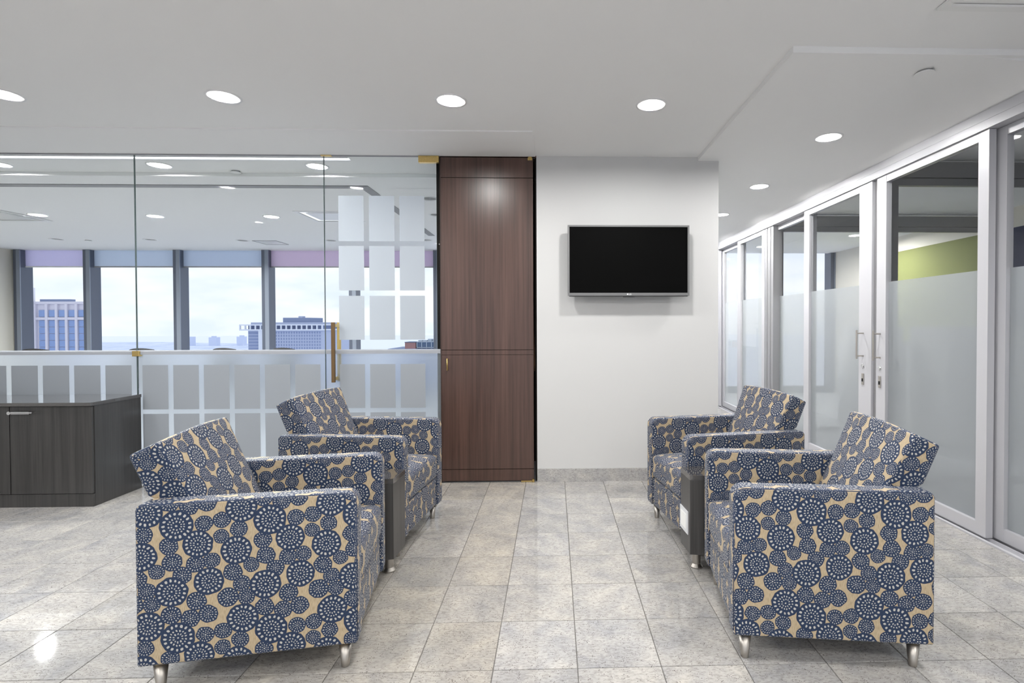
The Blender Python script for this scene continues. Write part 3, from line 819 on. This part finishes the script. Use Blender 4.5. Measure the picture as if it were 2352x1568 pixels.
    for k in range(nz_ + 1):
        t = k / nz_
        f = fr_bot.lerp(fr_top, t); r_ = re_bot.lerp(re_top, t)
        if t < .55: r_.x = min(r_.x, -.286 - .06 * t) if f.y > AH else max(r_.x, -.288)
        hw = yi + .001 + max(0, (f.y - AH - .004)) / (.842 - AH) * .030 if f.y > AH + .004 else yi
        rowf, rowr = [], []
        for j in range(ny_ + 1):
            b_ = 2 * j / ny_ - 1
            bulge = .016 * (1 - b_ ** 4) * math.sin(PI * min(1, .12 + t * .8))
            crown = .010 * (1 - b_ * b_) * t ** 6
            rowf.append(bm.verts.new((f.x + bulge, hw * b_, f.y + crown))); rowr.append(bm.verts.new((r_.x, hw * b_, r_.y + crown)))
        F.append(rowf); Rr.append(rowr)
    for k in range(nz_):
        for j in range(ny_):
            bm.faces.new((F[k][j], F[k][j + 1], F[k + 1][j + 1], F[k + 1][j])); bm.faces.new((Rr[k][j + 1], Rr[k][j], Rr[k + 1][j], Rr[k + 1][j + 1]))
        bm.faces.new((F[k][0], F[k + 1][0], Rr[k + 1][0], Rr[k][0])); bm.faces.new((F[k][ny_], Rr[k][ny_], Rr[k + 1][ny_], F[k + 1][ny_]))
    for j in range(ny_):
        bm.faces.new((F[nz_][j], F[nz_][j + 1], Rr[nz_][j + 1], Rr[nz_][j])); bm.faces.new((F[0][j + 1], F[0][j], Rr[0][j], Rr[0][j + 1]))
    bmesh.ops.recalc_face_normals(bm, faces=bm.faces)
    lay = bm.loops.layers.uv.new('UVMap')
    for f in bm.faces:
        f.normal_update(); n = f.normal
        for l in f.loops:
            c_ = l.vert.co
            if abs(n.y) > .7: l[lay].uv = ((c_.x if n.y < 0 else -c_.x) + .06, c_.z * 1.05 + .03)
            elif n.x > .3 : l[lay].uv = (c_.y + .09, c_.z * 1.10 + .17)
            else: l[lay].uv = (c_.y + .09, c_.x * 1.0 + .3)
    out.append(('back_cushion', bm, fabric, .010, 3, True))
    # tapered metal legs
    for sx in (-1, 1):
        for sy in (-1, 1):
            bm = nb(); cx_, cy_ = sx * (h - .052), sy * (CWD / 2 - .040)
            lathe(bm, [(.0135, .0), (.0140, .001), (.0240, ZB + .004)], (cx_, cy_, 0), 24)
            out.append(('leg', bm, steel, 0, 0, True))
    return out
PARTS = []
for nme, bm, mt, bev, seg, sm in chair_parts():
    bmesh.ops.recalc_face_normals(bm, faces=bm.faces)
    for f in bm.faces: f.smooth = sm and len(f.verts) < 20
    me = bpy.data.meshes.new(nme); bm.to_mesh(me); bm.free(); me.materials.append(mt)
    PARTS.append((nme, me, bev, seg))
def armchair(x, y, rz, label):
    t = thing('armchair', label, 'armchair', (x, y, 0), rz, 'patterned lounge armchairs')
    arm = None
    for nme, me, bev, seg in PARTS:
        o = bpy.data.objects.new(nme, me); COL.objects.link(o)
        if nme == 'arm_seam': o.parent = arm
        else: o.parent = t
        if nme == 'arm': arm = o
        if bev:
            b = o.modifiers.new('bevel', 'BEVEL'); b.width = bev; b.segments = seg; b.limit_method = 'ANGLE'; b.angle_limit = .7
            o.modifiers.new('wn', 'WEIGHTED_NORMAL')
        elif nme in ('leg',):
            o.modifiers.new('wn', 'WEIGHTED_NORMAL')
        if nme == 'leg': o['label'] = 'tapered brushed metal leg'
    return t
armchair(-1.1016, 2.1219, .1606, 'blue wheel print armchair at the lower left, nearest the dark cabinet')
armchair(-1.1109, 3.1101, -.1161, 'blue wheel print armchair on the left, beside the walnut door')
armchair(1.0397, 2.1386, PI - .12, 'blue wheel print armchair at the lower right, nearest the sliding doors')
armchair(.9989, 3.0847, PI + .1648, 'blue wheel print armchair on the right, below the television')

# ------------------------------------------------------------------ wedge tables between the chairs
def wedge_table(poly, leg, label, outlet):
    cx_ = sum(p[0] for p in poly) / 4; cy_ = sum(p[1] for p in poly) / 4
    t = thing('side_table', label, 'side table', (cx_, cy_, 0), group='wedge side tables')
    bm = nb(); prism(bm, poly, .466, .492); obj('table_top', bm, wood_top, t, .001)
    bm = nb(); q = [(cx_ + (a - cx_) * .997, cy_ + (b_ - cy_) * .985) for a, b_ in poly]; prism(bm, q, .095, .4655); obj('body', bm, wood_grey, t)
    (lx, ly) = leg
    sgn = -1 if lx < 0 else 1
    for px, py in ((lx, ly), (lx + sgn * .52, ly - .11), (lx + sgn * .52, ly + .11)):
        bm = nb(); lathe(bm, [(.032, 0), (.032, .006), (.021, .02), (.020, .096)], (px, py, 0), 20); obj('leg', bm, steel, t, smooth=False)
    if outlet:
        (ax, ay), (bx, by) = poly[0], poly[1]
        d = Vector((bx - ax, by - ay, 0)); Ld = d.length; d.normalize(); nrm = Vector((-1, 0, 0))
        def quad(a0, a1, z0, z1, off0, off1):
            bm = nb(); ps = []
            for of in (off0, off1):
                for a_, z_ in ((a0, z0), (a1, z0), (a1, z1), (a0, z1)):
                    pnt = Vector((ax, ay, 0)) + d * a_ + nrm * of; ps.append(bm.verts.new((pnt.x, pnt.y, z_)))
            for f in ((0, 1, 2, 3), (7, 6, 5, 4), (0, 4, 5, 1), (1, 5, 6, 2), (2, 6, 7, 3), (3, 7, 4, 0)): bm.faces.new([ps[i] for i in f])
            return bm
        pl = obj('outlet_plate', quad(.022, .145, .185, .300, .0, .005), plate_mat, t); pl['label'] = 'pale grey power outlet plate'
        obj('outlet_cover', quad(.045, .125, .205, .280, .005, .007), white_lac, pl)
wedge_table([(-.786, 2.548), (-.776, 2.715), (-1.44, 2.79), (-1.44, 2.425)], (-.835, 2.635), 'narrow dark wood table between the two left armchairs', False)
wedge_table([(.675, 2.55), (.665, 2.700), (1.34, 2.775), (1.34, 2.445)], (.728, 2.625), 'narrow dark wood table with outlet between the two right armchairs', True)

# ================================================================== SLIDING GLASS DOORS (right)
bm = nb()
box(bm, 2.455, 2.58, 1.2, YF, 2.347, 2.395); box(bm, 2.457, 2.58, 1.2, YF, 2.395, 2.398); box(bm, 2.455, 2.58, 1.2, YF, 2.398, 2.452)
struct(obj('trim_7', bm, alu), 'pale aluminium head rail of the sliding doors')
bm = nb()
for a, b_ in ((2.440, 2.458), (2.500, 2.506), (2.556, 2.575)): box(bm, a, b_, 1.2, YF, -.02, .008)
box(bm, 2.440, 2.575, 1.2, YF, -.03, -.012)
struct(obj('trim_8', bm, alu), 'aluminium floor track of the sliding doors')
def sliding_door(y0, y1, xf, label, s0=.08, s1=.10, handle=None, dim=False):
    t = thing('sliding_door', label, 'sliding door', (xf, (y0 + y1) / 2, .01), group='sliding glass office doors')
    x1 = xf + .042
    z0, z1 = .012, 2.345
    boxobj('stile', (xf, x1, y0, y0 + s0, z0, z1), alu, t, .001)
    st = boxobj('stile', (xf, x1, y1 - s1, y1, z0, z1), alu, t, .001)
    boxobj('bottom_rail', (xf + .002, x1 - .002, y0 + s0, y1 - s1, z0, .085), alu, t)
    boxobj('top_rail', (xf + .002, x1 - .002, y0 + s0, y1 - s1, 2.295, z1), alu, t)
    boxobj('pane', (xf + .017, xf + .025, y0 + s0, y1 - s1, .085, 2.295), office_glass, t)
    boxobj('privacy_film', (xf + .0255, xf + .0265, y0 + s0, y1 - s1, .086, 1.553), film_office, t)
    if handle:
        hy = handle
        bm = nb(); tube(bm, (xf - .055, hy, .962), (xf - .055, hy, 1.190), .007, 12)
        hb = obj('pull_handle', bm, steel, t, smooth=False)
        for z in (.985, 1.165):
            bm = nb(); tube(bm, (xf - .055, hy, z), (xf, hy, z), .006, 10); obj('standoff', bm, steel, hb)
        bm = nb(); lathe(bm, [(.014, -.008), (.018, -.004), (.018, 0)], (xf, hy + .005, .905), 18, 'X'); obj('lock_cylinder', bm, chrome, t)
        e_ = boxobj('lock_plate', (xf - .006, xf, hy - .012, hy + .016, .755, .845), steel, t, .002)
        boxobj('keyhole', (xf - .009, xf - .006, hy - .004, hy + .008, .78, .805), black_plastic, e_)
    return t
sliding_door(1.25, 2.93, 2.525, 'recessed sliding glass door at the right picture edge')
sliding_door(2.885, 3.905, XG, 'sliding glass door right of the double pull handles', .075, .11, 3.855)
sliding_door(3.968, 5.06, XG, 'sliding glass door left of the double pull handles', .165, .10, 4.070)
sliding_door(5.00, 5.86, 2.525, 'recessed sliding glass door behind the rear right armchair', .06, .06)
sliding_door(6.02, 6.92, XG, 'sliding glass door beyond the grey double post', .08, .12)
sliding_door(6.86, 7.75, 2.525, 'farthest sliding glass door beside the television wall edge', .06, .10, None)
sliding_door(7.70, 8.95, XG, 'last sliding glass door of the corridor, hidden behind the wall edge', .09, .1, None)
for y0, y1, nme in ((3.915, 3.960, 9), (5.79, 6.01, 10)):
    bm = nb(); box(bm, 2.49 if nme == 9 else 2.475, 2.575, y0, y1, 0, 2.347)
    if nme == 10: box(bm, 2.47, 2.478, 5.86, 5.90, 0, 2.347); box(bm, 2.47, 2.478, 5.95, 6.005, 0, 2.347)
    struct(obj('trim_%d' % nme, bm, alu_dark), 'grey aluminium post between the sliding doors')
# glass partitions dividing the offices
for k, y in enumerate((3.94, 5.93)):
    t = thing('office_partition', ('glass divider wall behind the double pull handles', 'glass divider wall farther down the offices')[k], 'glass partition', (3.8, y, 0), group='glass dividers between offices')
    boxobj('head_rail', (2.585, 4.995, y - .03, y + .03, 2.36, 2.48), alu_dark, t)
    boxobj('lower_head_rail', (2.585, 4.995, y - .02, y + .02, 2.30, 2.355), alu_dark, t)
    boxobj('wall_post', (2.585, 2.64, y - .03, y + .03, 0, 2.30), alu_dark, t)
    boxobj('pane', (2.64, 4.995, y - .005, y + .005, .05, 2.30), office_glass, t)
    boxobj('bottom_rail', (2.64, 4.995, y - .02, y + .02, 0, .05), alu_dark, t)
# white curved desk units
def curved_unit(x0, x1, y, z1, label):
    t = thing('curved_desk', label, 'desk', ((x0 + x1) / 2, y, 0), group='white curved desks in the offices')
    def outline(r, inset):
        ps = [(x1, y - .30 + inset), (x1, y + .30 - inset)]
        for i in range(9):
            a = PI / 2 + PI * i / 8
            ps.append((x0 + .30 + (.30 - inset) * math.cos(a), y + (.30 - inset) * math.sin(a)))
        return ps
    bm = nb(); prism(bm, outline(.3, .0), .02, z1 - .16); obj('body', bm, white_lac, t)
    bm = nb(); prism(bm, outline(.3, .05), z1 - .16, z1); obj('raised_screen', bm, white_lac, t)
curved_unit(3.02, 3.50, 5.35, 1.21, 'white curved desk end seen left of the pull handles')
curved_unit(3.75, 4.85, 5.35, 1.21, 'white curved desk seen right of the pull handles')

# ================================================================== OFFICE CHAIRS BEHIND THE GLASS
def task_chair(x, y, rz, label):
    t = thing('office_chair', label, 'chair', (x, y, 0), rz, 'dark chairs behind the frosted glass')
    def lo(name, bm, mat, **k): return obj(name, bm, mat, t, local=True, **k)
    bm = nb(); rows_ = []
    for k in range(7):
        z = .52 + .41 * k / 6; row = []
        hw = .22 - .03 * (abs(k - 3) / 3) ** 2 - (.05 if k == 6 else 0)
        for s_ in (0, 1):
            for j in range(9):
                b_ = 2 * j / 8 - 1
                row.append(bm.verts.new((hw * b_, .20 - .05 * b_ * b_ + .03 * s_ + .04 * k / 6, z + (.02 * (1 - b_ * b_) if k == 6 else 0))))
        rows_.append(row)
    for a, b_ in zip(rows_, rows_[1:]):
        for j in range(8):
            bm.faces.new((a[j], a[j + 1], b_[j + 1], b_[j])); bm.faces.new((a[9 + j + 1], a[9 + j], b_[9 + j], b_[9 + j + 1]))
        bm.faces.new((a[0], b_[0], b_[9], a[9])); bm.faces.new((a[8], a[17], b_[17], b_[8]))
    for r_ in (rows_[0], rows_[-1]):
        for j in range(8): bm.faces.new((r_[j], r_[j + 1], r_[9 + j + 1], r_[9 + j]))
    lo('backrest', bm, black_plastic, smooth=True)
    bm = nb(); box(bm, -.23, .23, -.24, .20, .43, .49); lo('seat', bm, black_plastic, bevel=.02)
    bm = nb(); tube(bm, (0, .21, .46), (0, .235, .62), .018); lo('back_support', bm, black_plastic)
    bm = nb(); tube(bm, (0, 0, .09), (0, 0, .43), .025); lo('column', bm, chrome)
    for k in range(5):
        a = 2 * PI * k / 5
        bm = nb(); tube(bm, (0, 0, .09), (.27 * math.cos(a), .27 * math.sin(a), .06), .016, 8); lathe(bm, [(.025, -.012), (.025, .012)], (.27 * math.cos(a), .27 * math.sin(a), .0255), 12, 'X'); lo('base_arm', bm, black_plastic)
for x, w in ((-6.62, 'in front of the pale tower with blue windows'), (-5.28, 'right of the joint between the fixed glass panes'), (-4.22, 'below the left end of the distant slab block'), (-3.46, 'below the middle of the distant slab block')):
    task_chair(x, 7.0, PI + random.uniform(-.15, .15), 'dark chair back above the frosted line, ' + w)

# ================================================================== CITY OUTSIDE
GZ = -100
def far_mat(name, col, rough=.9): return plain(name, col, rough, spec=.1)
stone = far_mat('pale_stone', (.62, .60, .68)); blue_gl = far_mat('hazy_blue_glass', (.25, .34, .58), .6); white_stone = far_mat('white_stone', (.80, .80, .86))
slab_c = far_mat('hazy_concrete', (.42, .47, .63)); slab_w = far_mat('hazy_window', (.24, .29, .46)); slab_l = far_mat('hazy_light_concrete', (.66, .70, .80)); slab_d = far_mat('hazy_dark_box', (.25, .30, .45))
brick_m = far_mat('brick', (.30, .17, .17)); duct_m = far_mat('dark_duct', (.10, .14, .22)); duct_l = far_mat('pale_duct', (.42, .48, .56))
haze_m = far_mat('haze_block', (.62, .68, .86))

# sea and land
bm = nb(); box(bm, -7000, 7000, -4800, 4800, GZ - 10, GZ)
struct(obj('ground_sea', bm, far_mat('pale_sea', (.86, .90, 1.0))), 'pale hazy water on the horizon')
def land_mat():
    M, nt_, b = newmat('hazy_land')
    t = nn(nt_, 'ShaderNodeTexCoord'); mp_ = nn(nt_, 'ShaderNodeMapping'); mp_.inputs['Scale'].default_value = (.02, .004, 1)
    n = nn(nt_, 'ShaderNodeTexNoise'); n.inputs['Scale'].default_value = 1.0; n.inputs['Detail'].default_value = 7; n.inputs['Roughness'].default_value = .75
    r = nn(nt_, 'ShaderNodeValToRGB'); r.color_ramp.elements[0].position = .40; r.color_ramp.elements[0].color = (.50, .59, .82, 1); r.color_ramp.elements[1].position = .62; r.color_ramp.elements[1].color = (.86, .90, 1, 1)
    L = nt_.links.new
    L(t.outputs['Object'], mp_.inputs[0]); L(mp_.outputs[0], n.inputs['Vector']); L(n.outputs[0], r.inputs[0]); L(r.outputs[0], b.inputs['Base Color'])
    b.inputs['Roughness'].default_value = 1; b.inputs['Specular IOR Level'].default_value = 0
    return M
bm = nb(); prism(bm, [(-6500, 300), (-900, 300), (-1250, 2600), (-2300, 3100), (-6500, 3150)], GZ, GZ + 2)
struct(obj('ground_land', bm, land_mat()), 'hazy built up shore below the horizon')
for k, (x0, x1, y, h_) in enumerate(((-1760, -1710, 2500, 45), (-1630, -1595, 2500, 42), (-1500, -1470, 2500, 45))):
    t = thing('distant_block', ('leftmost hazy tower block on the far shore', 'middle hazy tower block on the far shore', 'hazy tower block on the far shore beside the slab building')[k], 'building', ((x0 + x1) / 2, y, GZ + 2), group='hazy blocks on the far shore')
    boxobj('tower', (x0, x1, y, y + 30, GZ + 2, GZ + h_), haze_m, t)
    boxobj('roof_box', (x0 + 10, x0 + 25, y + 5, y + 20, GZ + h_, GZ + h_ + 6), haze_m, t)

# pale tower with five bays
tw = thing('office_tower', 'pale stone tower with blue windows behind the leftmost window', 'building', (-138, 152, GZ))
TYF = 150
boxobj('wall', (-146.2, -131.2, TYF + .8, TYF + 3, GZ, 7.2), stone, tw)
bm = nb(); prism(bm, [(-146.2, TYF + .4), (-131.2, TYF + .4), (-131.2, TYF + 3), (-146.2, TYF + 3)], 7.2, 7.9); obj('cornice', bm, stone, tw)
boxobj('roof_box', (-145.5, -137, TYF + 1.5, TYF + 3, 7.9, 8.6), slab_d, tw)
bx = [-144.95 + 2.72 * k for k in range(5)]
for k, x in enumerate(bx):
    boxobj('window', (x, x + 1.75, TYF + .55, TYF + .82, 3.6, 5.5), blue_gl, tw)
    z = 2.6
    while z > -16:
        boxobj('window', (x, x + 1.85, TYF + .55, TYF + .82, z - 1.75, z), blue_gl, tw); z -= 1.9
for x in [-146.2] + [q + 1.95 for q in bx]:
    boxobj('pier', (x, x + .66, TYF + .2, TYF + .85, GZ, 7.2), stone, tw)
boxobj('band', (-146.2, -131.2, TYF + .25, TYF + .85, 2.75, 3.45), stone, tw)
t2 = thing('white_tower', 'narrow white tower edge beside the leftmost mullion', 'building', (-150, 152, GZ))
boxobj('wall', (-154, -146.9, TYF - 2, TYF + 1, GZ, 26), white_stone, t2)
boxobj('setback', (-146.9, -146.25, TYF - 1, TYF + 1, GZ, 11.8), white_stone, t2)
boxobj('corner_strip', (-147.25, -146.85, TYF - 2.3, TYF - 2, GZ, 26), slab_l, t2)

# slab block with frame roof
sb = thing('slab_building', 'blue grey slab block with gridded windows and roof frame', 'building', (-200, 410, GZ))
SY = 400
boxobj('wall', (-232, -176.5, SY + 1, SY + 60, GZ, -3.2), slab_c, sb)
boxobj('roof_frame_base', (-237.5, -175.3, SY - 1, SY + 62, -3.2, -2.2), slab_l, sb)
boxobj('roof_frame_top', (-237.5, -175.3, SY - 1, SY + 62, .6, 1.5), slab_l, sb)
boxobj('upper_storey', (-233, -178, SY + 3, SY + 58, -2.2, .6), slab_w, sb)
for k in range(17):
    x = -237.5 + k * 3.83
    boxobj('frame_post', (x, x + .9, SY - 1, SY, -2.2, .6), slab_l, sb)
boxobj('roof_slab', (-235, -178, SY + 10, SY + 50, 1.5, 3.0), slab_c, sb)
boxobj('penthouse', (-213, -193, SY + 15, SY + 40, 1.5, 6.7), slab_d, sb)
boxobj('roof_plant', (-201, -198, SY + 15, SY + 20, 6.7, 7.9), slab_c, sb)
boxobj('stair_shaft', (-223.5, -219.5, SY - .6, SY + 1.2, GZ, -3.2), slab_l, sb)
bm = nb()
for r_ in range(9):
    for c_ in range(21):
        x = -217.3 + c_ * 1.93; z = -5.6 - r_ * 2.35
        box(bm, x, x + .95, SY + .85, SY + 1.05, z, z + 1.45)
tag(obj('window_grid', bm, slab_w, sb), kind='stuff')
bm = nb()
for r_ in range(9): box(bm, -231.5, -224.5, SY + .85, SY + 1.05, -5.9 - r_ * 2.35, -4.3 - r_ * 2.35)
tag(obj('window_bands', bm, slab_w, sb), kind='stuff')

# brick rooftop with cooling frame
rb = thing('brick_rooftop', 'red brick roof house with dark cooling units beside the walnut door', 'building', (-15, 61, -12))
boxobj('roof_deck', (-19, -12.9, 60, 66, -12, -1.55), slab_d, rb)
boxobj('brick_house', (-17.06, -15.85, 60, 62, -1.55, -.84), brick_m, rb)
boxobj('parapet', (-17.1, -15.8, 59.95, 62.05, -.84, -.78), duct_m, rb)
boxobj('cooling_housing', (-15.72, -13.5, 60.1, 62, -1.4, -.80), duct_m, rb)
for k in range(5):
    x = -15.74 + k * .55
    boxobj('frame_post', (x, x + .06, 60.0, 60.1, -1.5, -.76), duct_l, rb)
for z in (-.80, -1.44): boxobj('frame_rail', (-15.74, -13.48, 60.0, 60.1, z, z + .06), duct_l, rb)
for k in range(4):
    x = -15.62 + k * .55
    boxobj('fan_box', (x, x + .45, 60.3, 60.9, -.74, -.58 + (.14 if k > 1 else 0)), duct_l, rb)
